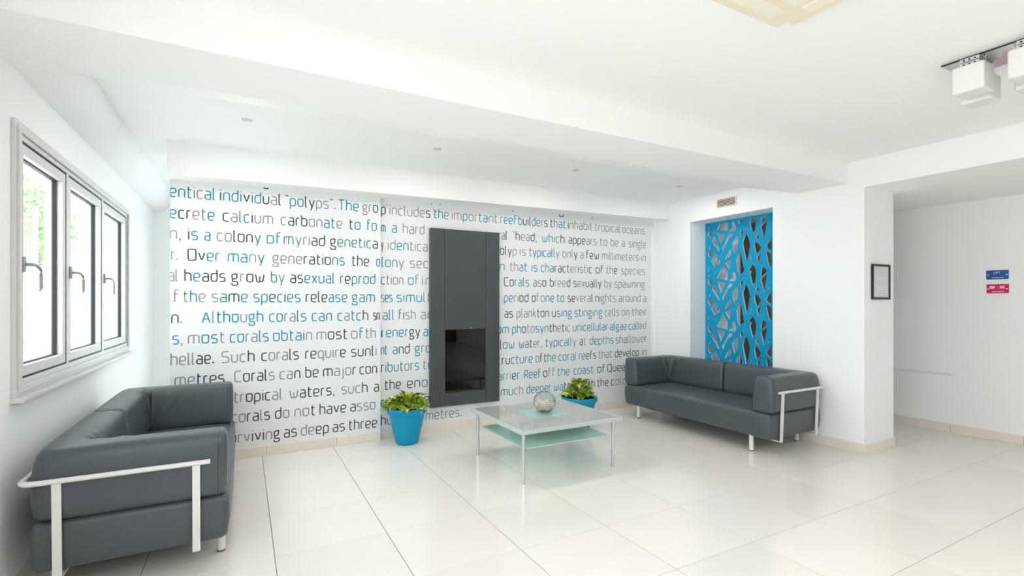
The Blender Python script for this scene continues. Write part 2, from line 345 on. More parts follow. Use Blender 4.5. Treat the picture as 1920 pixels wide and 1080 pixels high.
# beam across the room: lower face, sloping rear face
def prism(pts, ax, a0, a1):
    bm = bmesh.new(); A = []; Bq = []
    for (p, q) in pts:
        A.append(bm.verts.new((a0, p, q) if ax == 0 else (p, a0, q))); Bq.append(bm.verts.new((a1, p, q) if ax == 0 else (p, a1, q)))
    n = len(pts); bm.faces.new(A); bm.faces.new(Bq[::-1])
    for i in range(n): bm.faces.new((A[i], A[(i+1) % n], Bq[(i+1) % n], Bq[i]))
    return bm
S('trim_1', prism([(-.395, ZC+.02), (-.395, 2.465), (.07, 2.465), (.78, ZC+.02)], 0, XL, XR), M['ceil'])
# soffit above the mural, falling slightly to the left as the photograph shows
bm = bmesh.new()
v = [bm.verts.new(p) for p in ((-.68, 1.80, 2.385), (XR, 1.80, 2.455), (XR, 2.2, 2.455), (-.68, 2.2, 2.385), (-.68, 1.80, ZC+.01), (XR, 1.80, ZC+.01), (XR, 2.2, ZC+.01), (-.68, 2.2, ZC+.01))]
for f in ((0, 1, 2, 3), (4, 5, 6, 7), (0, 1, 5, 4), (1, 2, 6, 5), (2, 3, 7, 6), (3, 0, 4, 7)): bm.faces.new([v[k] for k in f])
S('trim_2', bm, M['wall'])
# cove along the window wall
pts = [(XL, ZC+.01), (XL, 2.47)]+[(XL+.2*math.sin(a), 2.47+.185*(1-math.cos(a))) for a in [math.pi/2*k/8 for k in range(1, 9)]]+[(XL+.2, ZC+.01)]
bm = prism(pts, 1, .07, 6.0); S('trim_3', bm, M['wall'], smooth='auto')
# thin cable trunking on the corridor wall
S('trim_4', B(XC-.018, XC, -.565, 2.5, .595, .618, bev=.003), M['ctrim'])

# skirting tiles, each a piece
def skirting(name, runs):
    root = None
    for ax, fixed, a0, a1, sgn, off in runs:
        e = [a0]
        g = TX if ax == 'x' else TY
        k = math.ceil((a0-off)/g+1e-6)
        while off+k*g < a1-1e-6: e.append(off+k*g); k += 1
        e.append(a1)
        for p, q in zip(e, e[1:]):
            if q-p < .012: continue
            if ax == 'x': bm = B(p+.001, q-.001, min(fixed, fixed+sgn*.012), max(fixed, fixed+sgn*.012), 0, .088, bev=.0015, seg=1)
            else: bm = B(min(fixed, fixed+sgn*.012), max(fixed, fixed+sgn*.012), p+.001, q-.001, 0, .088, bev=.0015, seg=1)
            if root is None:
                root = bpy.data.objects.new(name, None); C.objects.link(root); root['kind'] = 'structure'
            obj('skirting_tile', bm, M['skirt'], root)
skirting('baseboard_back', [('x', YF-.012+.012, -.68, 1.05, -1, .035), ('x', YB, 1.05, XR, -1, .12)])
skirting('baseboard_left', [('y', XL, -1.2, 3.2, 1, 0)])
skirting('baseboard_right', [('y', XC, -4.4, 3.2, -1, 0)])
skirting('baseboard_niche', [('y', XR, -.542, YB-.013, -1, 0), ('x', -.53, XR, 5.28, -1, 4.5), ('y', 5.28, -.542, 3.2, 1, 0)])
# ------------------------------------------------------------------ stroke lettering
G = {
 'a': (.72, [[(.08, 1), (.72, 1), (.72, 0)], [(.72, .56), (0, .56), (0, 0), (.72, 0)]]),
 'b': (.75, [[(0, 1.45), (0, 0), (.75, 0), (.75, 1), (0, 1)]]),
 'c': (.66, [[(.66, 1), (0, 1), (0, 0), (.66, 0)]]),
 'd': (.75, [[(.75, 1.45), (.75, 0), (0, 0), (0, 1), (.75, 1)]]),
 'e': (.74, [[(.68, 0), (0, 0), (0, 1), (.74, 1), (.74, .46), (0, .46)]]),
 'f': (.5, [[(.5, 1.45), (.08, 1.45), (.08, 0)], [(.08, .98), (.42, .98)]]),
 'g': (.74, [[(.74, 1), (0, 1), (0, .36), (.62, .36), (.62, 1)], [(.12, .36), (.04, .02), (.74, .02), (.74, -.44), (0, -.44), (0, -.15)]]),
 'h': (.74, [[(0, 1.45), (0, 0)], [(0, 1), (.74, 1), (.74, 0)]]),
 'i': (.04, [[(.02, 1), (.02, 0)], [(.02, 1.28), (.02, 1.36)]]),
 'j': (.2, [[(.2, 1), (.2, -.42), (0, -.42)], [(.2, 1.28), (.2, 1.36)]]),
 'k': (.66, [[(0, 1.45), (0, 0)], [(.6, 1), (.02, .46)], [(.2, .6), (.66, 0)]]),
 'l': (.2, [[(0, 1.45), (0, 0), (.2, 0)]]),
 'm': (1.24, [[(0, 0), (0, 1), (1.24, 1), (1.24, 0)], [(.62, 1), (.62, 0)]]),
 'n': (.74, [[(0, 0), (0, 1), (.74, 1), (.74, 0)]]),
 'o': (.76, [[(.38, 1), (0, 1), (0, 0), (.76, 0), (.76, 1), (.38, 1)]]),
 'p': (.75, [[(0, -.42), (0, 1), (.75, 1), (.75, 0), (0, 0)]]),
 'q': (.75, [[(.75, -.42), (.75, 1), (0, 1), (0, 0), (.75, 0)]]),
 'r': (.42, [[(0, 0), (0, 1), (.42, 1)]]),
 's': (.68, [[(.64, 1), (0, 1), (0, .53), (.68, .53), (.68, 0), (0, 0)]]),
 't': (.5, [[(.12, 1.35), (.12, 0), (.5, 0)], [(.0, 1), (.48, 1)]]),
 'u': (.74, [[(0, 1), (0, 0), (.74, 0), (.74, 1)]]),
 'v': (.74, [[(0, 1), (.37, 0), (.74, 1)]]),
 'w': (1.08, [[(0, 1), (.16, 0), (.54, 0), (.54, .75)], [(.54, .1), (.92, 0), (1.08, 1)]]),
 'x': (.7, [[(0, 1), (.7, 0)], [(.7, 1), (0, 0)]]),
 'y': (.74, [[(0, 1), (.4, 0)], [(.74, 1), (.26, -.42)]]),
 'T': (.8, [[(0, 1.38), (.8, 1.38)], [(.4, 1.38), (.4, 0)]]),
 'O': (.98, [[(.5, 1.38), (0, 1.38), (0, 0), (.98, 0), (.98, 1.38), (.5, 1.38)]]),
 'A': (.95, [[(0, 0), (.47, 1.38), (.95, 0)], [(.17, .45), (.78, .45)]]),
 'S': (.84, [[(.84, 1.38), (0, 1.38), (0, .72), (.84, .72), (.84, 0), (0, 0)]]),
 'C': (.84, [[(.84, 1.38), (0, 1.38), (0, 0), (.84, 0)]]),
 'R': (.8, [[(0, 0), (0, 1.38), (.78, 1.38), (.78, .62), (0, .62)], [(.4, .62), (.8, 0)]]),
 'Q': (.96, [[(.5, 1.38), (0, 1.38), (0, 0), (.92, 0), (.92, 1.38), (.5, 1.38)], [(.6, .2), (.98, -.2)]]),
 '.': (.1, [[(.04, 0), (.04, .17)]]), ',': (.1, [[(.08, .1), (.0, -.22)]]),
 '"': (.26, [[(0, 1.42), (0, 1.2)], [(.22, 1.42), (.22, 1.2)]]), '-': (.4, [[(0, .5), (.4, .5)]]),
 'L': (.6, [[(0, 1.38), (0, 0), (.6, 0)]]), 'I': (.04, [[(0, 1.38), (0, 0)]]), 'F': (.6, [[(.6, 1.38), (0, 1.38), (0, 0)], [(0, .7), (.5, .7)]]),
 '0': (.7, [[(.35, 1.38), (0, 1.38), (0, 0), (.7, 0), (.7, 1.38), (.35, 1.38)]]), '1': (.2, [[(0, 1.1), (.2, 1.38), (.2, 0)]]),
 '5': (.7, [[(.66, 1.38), (0, 1.38), (0, .8), (.7, .8), (.7, 0), (0, 0)]]), '3': (.7, [[(0, 1.38), (.7, 1.38), (.7, 0), (0, 0)], [(.2, .72), (.7, .72)]]),
}
def fillet(pts, r):
    P = [Vector(p) for p in pts]; closed = (P[0]-P[-1]).length < 1e-6 and len(P) > 3
    out = [P[0]]
    for i in range(1, len(P)-1):
        a, b, c = P[i-1], P[i], P[i+1]
        da, dc = a-b, c-b; rr = min(r, da.length*.48, dc.length*.48)
        p, q = b+da.normalized()*rr, b+dc.normalized()*rr
        for k in range(5):
            t = k/4; out.append(p*(1-t)**2+b*2*t*(1-t)+q*t*t)
    out.append(P[-1]); return out
def ribbon(bm, pts, wd, depth, place, mi):
    """flat stroke of width wd laid in the wall plane; place(u, v, d) -> world"""
    L, R = [], []
    n = len(pts)
    for i in range(n):
        t = pts[min(i+1, n-1)]-pts[max(i-1, 0)]
        if t.length < 1e-9: t = Vector((1, 0))
        t.normalize(); nn = Vector((-t.y, t.x))*wd/2
        L.append(pts[i]+nn); R.append(pts[i]-nn)
    f = [(bm.verts.new(place(l.x, l.y, depth)), bm.verts.new(place(r.x, r.y, depth))) for l, r in zip(L, R)]
    for i in range(n-1):
        try: fc = bm.faces.new((f[i][0], f[i+1][0], f[i+1][1], f[i][1])); fc.material_index = mi
        except ValueError: pass
def write(bm, text, cols, u0, u1, vbase, xh, sw, depth, place, gap=.36, rad=.3):
    """monoline letters fitted between u0 and u1"""
    adv = [G[c][0] for c in text]; tot = sum(adv)+gap*(len(text)-1)
    sc = (u1-u0-sw)/tot if tot > .3 else xh
    if len(text) == 1 and text in 'i.,': sc = xh
    sc = min(sc, xh*1.5); x = u0+sw/2
    for c, k in zip(text, cols):
        for st in G[c][1]:
            pts = fillet([(p[0]*sc/xh, p[1]) for p in st], rad)
            pts = [Vector((x+p.x*xh, vbase(x)+p.y*xh)) for p in pts]
            wd = sw*(1.7 if c == '.' else 1)
            ribbon(bm, pts, wd, depth, place, 'bdg'.index(k))
        x += (G[c][0]+gap)*sc
INK = [M['ink_b'], M['ink_d'], M['ink_g']]

# ------------------------------------------------------------------ mural
mur = thing('wall_mural', 'white wall mural printed with lines of blue, black and grey text about corals', 'mural', (0, YF, 0))
def topz(x): return 2.390+(x+.68)*.0128+.01
def panel(name, x0, x1, y0, y1, z0, lab):
    bm = bmesh.new()
    v = [bm.verts.new(p) for p in ((x0, y0, z0), (x1, y0, z0), (x1, y1, z0), (x0, y1, z0), (x0, y0, topz(x0)), (x1, y0, topz(x1)), (x1, y1, topz(x1)), (x0, y1, topz(x0)))]
    for f in ((0, 1, 2, 3), (4, 5, 6, 7), (0, 1, 5, 4), (1, 2, 6, 5), (2, 3, 7, 6), (3, 0, 4, 7)): bm.faces.new([v[k] for k in f])
    for vv in v: vv.co -= Vector((0, YF, 0))
    return obj(name, bm, M['mural'], mur, label=lab)
pl = panel('mural_panel', -.68, 1.05, YF, YB+.012, .0, 'left panel standing proud of the rest')
pr = panel('mural_panel', 1.05, 4.70, YB, YB+.012, .088, 'recessed right panel')
for a, b, s in MURAL:
    bms = [bmesh.new(), bmesh.new()]
    for wd in s.split(';'):
        t, cc, u0, u1, lf = wd.split(' '); lf = int(lf)
        y = YF if lf else YB
        write(bms[lf], t, cc, float(u0), float(u1), lambda x: a*x+b, .068, .0097, .0009,
              lambda u, v, d, y=y: Vector((u, y-YF-d, v)))
    for lf in (1, 0):
        if len(bms[lf].faces):
            bm = bms[lf]
            geo = [v for v in bm.verts]
            # trim what runs under the soffit or past the ends of the panel
            for co, no in (((-.679, 0, 0), (-1, 0, 0)), ((0, 0, topz(1.0)-.013-.0128*1.0), (-.0128, 0, 1))):
                bmesh.ops.bisect_plane(bm, geom=list(bm.verts)+list(bm.edges)+list(bm.faces), plane_co=co, plane_no=no, clear_outer=True)
            if len(bm.faces): obj('lettering', bm, INK, pl if lf else pr, recalc=False, kind='stuff')
            else: bm.free()
        else: bms[lf].free()

# ------------------------------------------------------------------ sofas
def lcushion(side):
    """L-shaped upholstered arm + half back; side=-1 left half, +1 right half. x=length, y: front(-)..back(+)"""
    HL, HD = .968, .392
    off = .102; R = .125
    xo = HL-off; yo = HD-off
    path = []
    yf = -HD+.025
    n1 = 56
    for i in range(n1+1): path.append((xo, yf+(yo-R-yf)*i/n1, 0))
    for i in range(1, 21):
        a = (math.pi/2)*i/20; path.append((xo-R+R*math.cos(a), yo-R+R*math.sin(a), i/20))
    xend = .012
    n2 = 64
    for i in range(1, n2+1): path.append((xo-R+(xend-(xo-R))*i/n2, yo, 1))
    zb, zt = .372, .69
    hw = .098; hh = (zt-zb)/2; zc = (zt+zb)/2
    nr = 44
    rnd = random.Random(5 if side > 0 else 9)
    bm = bmesh.new(); rings = []
    tot = len(path)
    cum = [0]
    for p, q_ in zip(path, path[1:]): cum.append(cum[-1]+math.hypot(p[0]-q_[0], p[1]-q_[1]))
    wr = [(rnd.uniform(-.30, .30), rnd.uniform(.014, .03), rnd.choice((-1, 1))*rnd.uniform(.4, 1)) for _ in range(15)]
    for i, (px, py, cor) in enumerate(path):
        p0 = path[max(i-1, 0)]; p1 = path[min(i+1, tot-1)]
        t = Vector((p1[0]-p0[0], p1[1]-p0[1], 0)).normalized(); out = Vector((t.y, -t.x, 0))
        # distance along to the corner, and to ends
        ds = min(i, tot-1-i)
        e = 1.0; push = 0
        if ds < 5: e = [.86, .945, .98, .994, 1.0][ds]
        ring = []
        sl = cum[i]-cum[n1+10]
        for k in range(nr):
            a = 2*math.pi*k/nr
            ca, sa = math.cos(a), math.sin(a)
            # superellipse section
            q = 7.0
            rr = (abs(ca)**q+abs(sa)**q)**(-1/q)
            u = ca*rr*hw*e; v = sa*rr*hh*(1-(1-e)*.35)
            tt = (v/hh+1)/2
            u -= (.5-tt)*.026*(1-u/hw)/2
            u -= max(0, tt-.6)*.03*max(0, u/hw)      # outer top edge rolls inward
            # puff of the faces
            u += .007*(1-abs(sa)**2)*max(-1, min(1, ca*3))*e
            if sa > 0: v += .010*(1-abs(ca)**3)
            # gathers fanning out from the foot of the inner corner
            if ca < .25 and abs(sl) < .42:
                g = 0
                for (c0, wdt, am) in wr:
                    pos = sl/(.45+.75*tt); g += am*math.exp(-((pos-c0)/wdt)**2)
                u += .022*g*(1-abs(sl)/.42)*min(1, (.25-ca)*3)
            if 0 < cor < 1:
                # square the outside of the turn, keep the inside tight
                an = cor*math.pi/2; rad = R+u
                f = (math.cos(an)**7+math.sin(an)**7)**(-1/7)
                rad *= 1+(f-1)*max(0, min(1, rad/(R+hw)))
                c = Vector((xo-R+rad*math.cos(an), yo-R+rad*math.sin(an), zc+v))
            else: c = Vector((px, py, zc))+out*u+Vector((0, 0, v))
            ring.append(bm.verts.new((c.x*side, c.y, c.z)))
        rings.append(ring)
    for A, Bq in zip(rings, rings[1:]):
        for k in range(nr): bm.faces.new((A[k], A[(k+1) % nr], Bq[(k+1) % nr], Bq[k]))
    for ring, sgn in ((rings[0], -1), (rings[-1], 1)):
        ctr = sum((v.co for v in ring), Vector())/nr
        pushv = Vector((0, -.012, 0)) if sgn < 0 else Vector((-.006*side, 0, 0))
        ins = [bm.verts.new(ctr+(v.co-ctr)*.86+pushv*.8) for v in ring]
        ins2 = [bm.verts.new(ctr+(v.co-ctr)*.45+pushv) for v in ring]
        cv = bm.verts.new(ctr+pushv)
        for k in range(nr):
            j = (k+1) % nr
            bm.faces.new((ring[k], ring[j], ins[j], ins[k])); bm.faces.new((ins[k], ins[j], ins2[j], ins2[k])); bm.faces.new((ins2[k], ins2[j], cv))
    # seam piping line around the front end of the arm
    loop = [v.co.copy() for v in rings[3]]
    pb = bmesh.new(); pts = [p for p in loop]+[loop[0]]
    tube(pb, pts, .0022, 5, upv=Vector((0, 1, 0)))
    return bm, pb
def make_sofa(label):
    root = thing('sofa', label, 'sofa', group=None)
    # seat base: long upholstered block
    def fn(co, nn, p):
        co = co.copy()
        if p.z > .9: co.z += .014*(1-abs(p.x)**6)*(1-abs(p.y)**4)
        if p.y < -.9: co.y -= .010*(1-abs(p.z)**2)*(1-abs(p.x)**8)
        if abs(p.x) > .95: co.x += math.copysign(.006*(1-abs(p.z)**2), p.x)
        if p.z < 0: co.y += .012*(-p.z) if p.y < 0 else 0; co.x -= math.copysign(.012*(-p.z), p.x) if abs(p.x) > .8 else 0
        return co
    bm = bmesh.new(); rbox(bm, 0, .0, .256, .948, .388, .116, .030, 16, fn)
    obj('seat_base', bm, M['leather'], root, smooth=True)
    for s in (-1, 1):
        bm, pb = lcushion(s)
        cu = obj('arm_cushion', bm, M['leather'], root, smooth=True)
        obj('piping', pb, M['piping'], cu, smooth=True)
    # bent steel rail: along both ends and round the back
    zr = .565; pts = [(-.985, -.305, zr), (-.985, .362, zr)]
    for k in range(1, 8):
        a = math.pi/2*k/8; pts.append((-.985+.05*(1-math.cos(a)), .362+.05*math.sin(a), zr))
    pts += [(-.935, .412, zr)]
    full = pts+[(-p[0], p[1], p[2]) for p in pts[::-1]]
    bm = bmesh.new(); tube(bm, full, .0125, 12)
    obj('rail', bm, M['enamel'], root, smooth='auto')
    for s in (-1, 1):
        for yy in (-.245, .285):
            bm = bmesh.new()
            # flat strut leaning inwards with a turned foot plate under the base
            a = [(s*.980, zr-.004), (s*.964, .118)]
            vsx = []
            for (x, z) in a:
                for dx in (-.005, .005):
                    for dy in (-.0165, .0165): vsx.append(bm.verts.new((x+dx, yy+dy, z)))
            for f in ((0, 1, 3, 2), (4, 6, 7, 5), (0, 2, 6, 4), (1, 5, 7, 3), (0, 4, 5, 1), (2, 3, 7, 6)): bm.faces.new([vsx[k] for k in f])
            x0, x1 = sorted((s*.968, s*.80))
            box(bm, x0, x1, yy-.0165, yy+.0165, .118, .126)
            x0, x1 = sorted((s*.860, s*.800))
            obj('strut', bm, M['enamel'], root)
    for sx in (-.74, .74):
        for yy in (-.345, .345):
            bm = bmesh.new(); cyl(bm, sx, yy, .004, .150, .0205, .0205, 20)
            lg = obj('leg', bm, M['enamel'], root, smooth='auto')
            bm = bmesh.new(); cyl(bm, sx, yy, 0, .010, .0215, .0215, 20)
            obj('foot_ring', bm, M['rust'], lg, smooth='auto', label='rusty foot ring')
    return root
sofa = make_sofa('grey leather sofa with white rails against the window wall')
sofa.location = (-.60, .965, 0); sofa.rotation_euler = (0, 0, math.pi/2)     # front faces +X
s2 = copy_tree(sofa)
s2['label'] = 'grey leather sofa with white rails in front of the blue lattice niche'
s2.location = (4.315, .765, 0); s2.rotation_euler = (0, 0, -math.pi/2)      # front faces -X

# ------------------------------------------------------------------ coffee table
tbx0, tbx1, tby0, tby1 = 1.665, 2.635, .255, 1.185
cx, cy = (tbx0+tbx1)/2, (tby0+tby1)/2
tab = thing('coffee_table', 'square low coffee table with grey glass top and pale green glass shelf', 'table', (cx, cy, 0))
hx, hy = (tbx1-tbx0)/2, (tby1-tby0)/2
bm = B(-hx, hx, -hy, hy, .378, .408, bev=.004)
# hollow for the frosted centre pane is only its own thin slab on top
obj('tabletop', bm, M['aquaedge'], tab, smooth=False)
bm = bmesh.new()
q = .18
for (a, b, c2, d) in ((-hx+.02, hx-.02, -hy+.02, -q), (-hx+.02, hx-.02, q, hy-.02), (-hx+.02, -q, -q, q), (q, hx-.02, -q, q)):
    box(bm, a, b, c2, d, .4075, .4095)
obj('glass_border', bm, M['greyglass'], tab)
obj('centre_pane', B(-q, q, -q, q, .4072, .4092), M['aquapane'], tab, label='frosted green centre pane')
lx0, lx1, ly0, ly1 = -hx+.035, hx-.075, -hy+.035, hy-.075
for lx in (lx0, lx1):
    for ly in (ly0, ly1):
        bm = bmesh.new(); cyl(bm, lx, ly, .004, .379, .0125, .0125, 20); cyl(bm, lx, ly, 0, .006, .0145, .0145, 20)
        lg = obj('leg', bm, M['alu'], tab, smooth='auto')
        bm = bmesh.new(); sx = 1 if lx < 0 else -1; sy = 1 if ly < 0 else -1
        tube(bm, [(lx, ly, .247), (lx+sx*.05, ly+sy*.05, .247)], .0045, 8)
        obj('shelf_bracket', bm, M['chrome'], lg)
# lower shelf with rounded corners
bm = bmesh.new(); pts = []
x0, x1, y0, y1, r = lx0+.022, lx1-.022, ly0+.022, ly1-.022, .05
for (px, py, a0) in ((x1-r, y1-r, 0), (x0+r, y1-r, 90), (x0+r, y0+r, 180), (x1-r, y0+r, 270)):
    for k in range(7):
        a = math.radians(a0+15*k); pts.append((px+r*math.cos(a), py+r*math.sin(a)))
A = [bm.verts.new((p[0], p[1], .252)) for p in pts]; Bq = [bm.verts.new((p[0], p[1], .260)) for p in pts]
bm.faces.new(A[::-1]); bm.faces.new(Bq)
for i in range(len(A)):
    f = bm.faces.new((A[i], A[(i+1) % len(A)], Bq[(i+1) % len(A)], Bq[i])); f.material_index = 1
obj('glass_shelf', bm, [M['aqua'], M['aquaedge']], tab, label='pale green frosted glass shelf')

# glass bowl with shells
bowl = thing('glass_bowl', 'round clear glass bowl standing on the coffee table', 'bowl', (2.165, .73, .4095))
R = .098
prof = [(0, .001), (.045, .001), (.052, .004)]
for k in range(2, 27):
    a = math.radians(-62+k*5.1); prof.append((R*math.cos(a), .0885+R*math.sin(a)))
inner = [(max(0, r-.003), z+.002 if z < .01 else z) for r, z in prof]
bm = bmesh.new(); lathe(bm, prof, 40); lathe(bm, inner[::-1], 40)
obj('glass_wall', bm, M['clear'], bowl, smooth=True)
lip = prof[-1]
bm = bmesh.new(); tube(bm, [((lip[0]-.001)*math.cos(a), (lip[0]-.001)*math.sin(a), lip[1]) for a in [2*math.pi*k/32 for k in range(33)]], .0028, 6)
obj('rim', bm, M['clear'], bowl, smooth=True)
bm = bmesh.new(); rn = random.Random(3)
mats = [mat('shell_white', (.86, .83, .78), .45), mat('shell_cream', (.80, .70, .58), .5), mat('shell_pink', (.74, .52, .46), .5), mat('pebble_grey', (.18, .19, .17), .6)]
for k in range(420):
    z = rn.uniform(.008, .080)+.012*rn.random(); rmax = math.sqrt(max(0.0002, (R-.011)**2-(z-.0885)**2))
    a = rn.uniform(0, 6.283); rr = rmax*math.sqrt(rn.random())
    s = rn.uniform(.005, .011)
    mi = 3 if z < .024 else rn.choice([0, 0, 0, 1, 1, 2])
    m4 = Matrix.Translation((rr*math.cos(a), rr*math.sin(a), z)) @ Matrix.Rotation(rn.uniform(0, 6), 4, (rn.random(), rn.random(), rn.random()+.01)) @ Matrix.Diagonal((s*1.2, s*.8, s*.6, 1))
    r_ = bmesh.ops.create_icosphere(bm, subdivisions=1, radius=1, matrix=m4)
    for v in r_['verts']:
        for f in v.link_faces: f.material_index = mi
o = obj('seashells', bm, mats, None, loc=(2.165, .73, .4095), kind='stuff')
tag(o, 'heap of small white and pink seashells filling the round glass bowl', 'shells')

# ------------------------------------------------------------------ wall-hung fireplace
FX0, FX1, FZ0, FZ1, FY = 1.568, 2.372, .266, 2.146, 2.00
fp = thing('wall_fireplace', 'tall dark grey wall-hung fireplace with a glass window in its lower half', 'fireplace', (0, FY, 0))
A0, A1, Z0, Z1 = 1.723, 2.203, .41, 1.078
def P(bm, name, m, lab=None, par=fp): return obj(name, bm, m, par, label=lab)
P(B(FX0, A0-.002, 0, .058, FZ0, FZ1, bev=.002, seg=1), 'side_panel', M['anth'])
P(B(A1+.002, FX1, 0, .058, FZ0, FZ1, bev=.002, seg=1), 'side_panel', M['anth'])
P(B(A0, A1, 0.001, .058, Z1+.006, FZ1-.001, bev=.002, seg=1), 'upper_panel', M['anth'])
P(B(A0, A1, 0.001, .058, FZ0+.001, Z0-.012, bev=.002, seg=1), 'lower_panel', M['anth'])
bm = bmesh.new()
for (a, b, c2, d) in ((A0, A0+.006, Z0-.008, Z1+.004), (A1-.006, A1, Z0-.008, Z1+.004), (A0, A1, Z1-.002, Z1+.004), (A0, A1, Z0-.010, Z0-.002)): box(bm, a, b, .004, .03, c2, d)
P(bm, 'window_frame', mat('bronze_trim', (.10, .09, .06), .4, .5))
P(B(A0+.006, A1-.006, .008, .012, Z0-.002, Z1-.002), 'glass_door', M['smoke'], 'smoked glass door')
fbx = obj('firebox', bmesh.new(), M['brown'], fp)
fbx_bm = bmesh.new(); box(fbx_bm, A0+.006, A1-.006, .0535, .0575, Z0, Z1)
fbx_bm.to_mesh(fbx.data); fbx_bm.free()
for k in range(6):
    x = A0+.04+k*.078
    obj('rib', B(x, x+.012, .046, .054, Z0, Z1-.01, bev=.002, seg=1), M['black'], fbx)
bm = bmesh.new(); bmesh.ops.create_uvsphere(bm, u_segments=12, v_segments=8, radius=.008, matrix=Matrix.Translation((2.02, -.006, Z1+.012)))
P(bm, 'catch_knob', M['chrome'], 'small chrome catch')

# ------------------------------------------------------------------ lattice screen in the niche
XS = 5.05; ZP = .602
cu = bpy.data.curves.new('lattice_tmp', 'CURVE'); cu.dimensions = '2D'; cu.fill_mode = 'BOTH'; cu.extrude = .010
def poly(pts):
    s = cu.splines.new('POLY'); s.points.add(len(pts)-1); s.use_cyclic_u = True
    for k, (a, b) in enumerate(pts): s.points[k].co = (a, b, 0, 1)
Y0, Y1, ZA, ZB = .349, 1.446, .352, 2.371
poly([(-Y0, ZA), (-Y0, ZB), (-Y1, ZB), (-Y1, ZA)])
def clip(pts, f, val, keep_less):
    out = []
    for i in range(len(pts)):
        a, b = pts[i-1], pts[i]
        ia = (f(a) < val) == keep_less; ib = (f(b) < val) == keep_less
        if ia != ib:
            t = (val-f(a))/(f(b)-f(a)); out.append((a[0]+t*(b[0]-a[0]), a[1]+t*(b[1]-a[1])))
        if ib: out.append(b)
    return out
for H in HOLES:
    hy_ = sum(p[0] for p in H)/len(H); hz_ = sum(p[1] for p in H)/len(H)
    H = [(hy_+(p[0]-hy_)*1.1, hz_+(p[1]-hz_)*1.07) for p in H]
    for k in range(-2, 4):
        pts = [(-y, zz+k*ZP) for y, zz in H]
        pts = clip(pts, lambda p: p[1], ZB-.03, True); 
        if len(pts) > 2: pts = clip(pts, lambda p: p[1], ZA+.03, False)
        if len(pts) > 2: pts = clip(pts, lambda p: -p[0], .548 if False else Y0+.02, False)
        if len(pts) > 2: pts = clip(pts, lambda p: -p[0], Y1-.008, True)
        if len(pts) < 3: continue
        ar = sum(pts[i-1][0]*pts[i][1]-pts[i][0]*pts[i-1][1] for i in range(len(pts)))/2
        if abs(ar) < 2e-5: continue
        poly(pts)
to = bpy.data.objects.new('lattice_tmp', cu); C.objects.link(to)
bpy.context.view_layer.update()
me = bpy.data.meshes.new_from_object(to.evaluated_get(bpy.context.evaluated_depsgraph_get()))
bpy.data.objects.remove(to)
me.name = 'lattice_screen'; me.materials.clear(); me.materials.append(M['blue']); me.materials.append(M['cut'])
for p in me.polygons: p.material_index = 0 if abs(p.normal.z) > .5 else 1
# local x = -Y, local y = Z, local z = thickness
me.transform(Matrix(((0, 0, -1, XS), (-1, 0, 0, 0), (0, 1, 0, 0), (0, 0, 0, 1))))
ls = bpy.data.objects.new('lattice_screen', me); C.objects.link(ls)
tag(ls, 'tall bright blue lattice panel with irregular cut-outs set in the wall niche', 'screen')
# ------------------------------------------------------------------ window in the left wall
win = bpy.data.objects.new('window_1', None); C.objects.link(win); win['kind'] = 'structure'
def frame_rect(bm, y0, y1, z0, z1, wd, x0, x1, bev=.0):
    box(bm, x0, x1, y0, y1, z1-wd, z1, bev); box(bm, x0, x1, y0, y1, z0, z0+wd, bev)
    box(bm, x0, x1, y0, y0+wd, z0+wd, z1-wd, bev); box(bm, x0, x1, y1-wd, y1, z0+wd, z1-wd, bev)
M['handle'] = mat('grey_metal_handle', (.42, .43, .44), .35, .6)
M['fr'] = mat('satin_grey_window_paint', (.66, .66, .65), .35)
bm = bmesh.new()
frame_rect(bm, .200, 2.835, .915, 2.228, .040, XL, XL+.016, .003)
frame_rect(bm, .222, 2.813, .937, 2.206, .030, XL+.014, XL+.026, .003)
obj('architrave', bm, M['fr'], win)
bm = bmesh.new()
frame_rect(bm, .235, 2.80, .95, 2.195, .045, XL-.09, XL+.012, .002)
for yy in (1.015, 1.875): box(bm, XL-.09, XL+.010, yy-.022, yy+.022, .96, 2.19, .002)
obj('window_frame', bm, M['fr'], win)
bm = B(XL-.02, XL+.05, .19, 2.845, .893, .915, bev=.004); obj('window_sill', bm, M['fr'], win)
S3 = [(.285, .990), (1.040, 1.850), (1.900, 2.750)]
hang = [0.318, 1.075, 1.935]
for i, (a, b) in enumerate(S3):
    bm = bmesh.new()
    frame_rect(bm, a, b, 1.003, 2.140, .052, XL-.055, XL+.006, .004)
    sash = obj('casement', bm, M['fr'], win)
    bm = bmesh.new()
    frame_rect(bm, a+.052, b-.052, 1.055, 2.088, .007, XL-.044, XL-.022)
    obj('gasket_and_gap', bm, M['rubber'], sash)
    bm = bmesh.new()     # black strip standing in for the shadow gap round the sash
    frame_rect(bm, a-.006, b+.006, .997, 2.147, .0055, XL-.02, XL+.0075)
    obj('gasket_and_gap', bm, M['rubber'], sash)
    obj('pane', B(XL-.034, XL-.030, a+.054, b-.054, 1.057, 2.086), M['pane'], sash)
    # lever handle: rosette, neck, lever turned down
    y = a+.026; z = 1.55
    bm = bmesh.new(); box(bm, XL+.006, XL+.020, y-.015, y+.015, z-.038, z+.038, .004)
    tube(bm, [(XL+.018, y, z), (XL+.046, y, z), (XL+.052, y+.006, z-.001), (XL+.054, y+.02, z-.004), (XL+.054, y+.055, z-.012), (XL+.055, y+.072, z-.026), (XL+.055, y+.078, z-.05), (XL+.055, y+.078, z-.115), (XL+.052, y+.074, z-.128)], .0085, 10)
    obj('window_handle', bm, M['handle'], sash, smooth='auto')
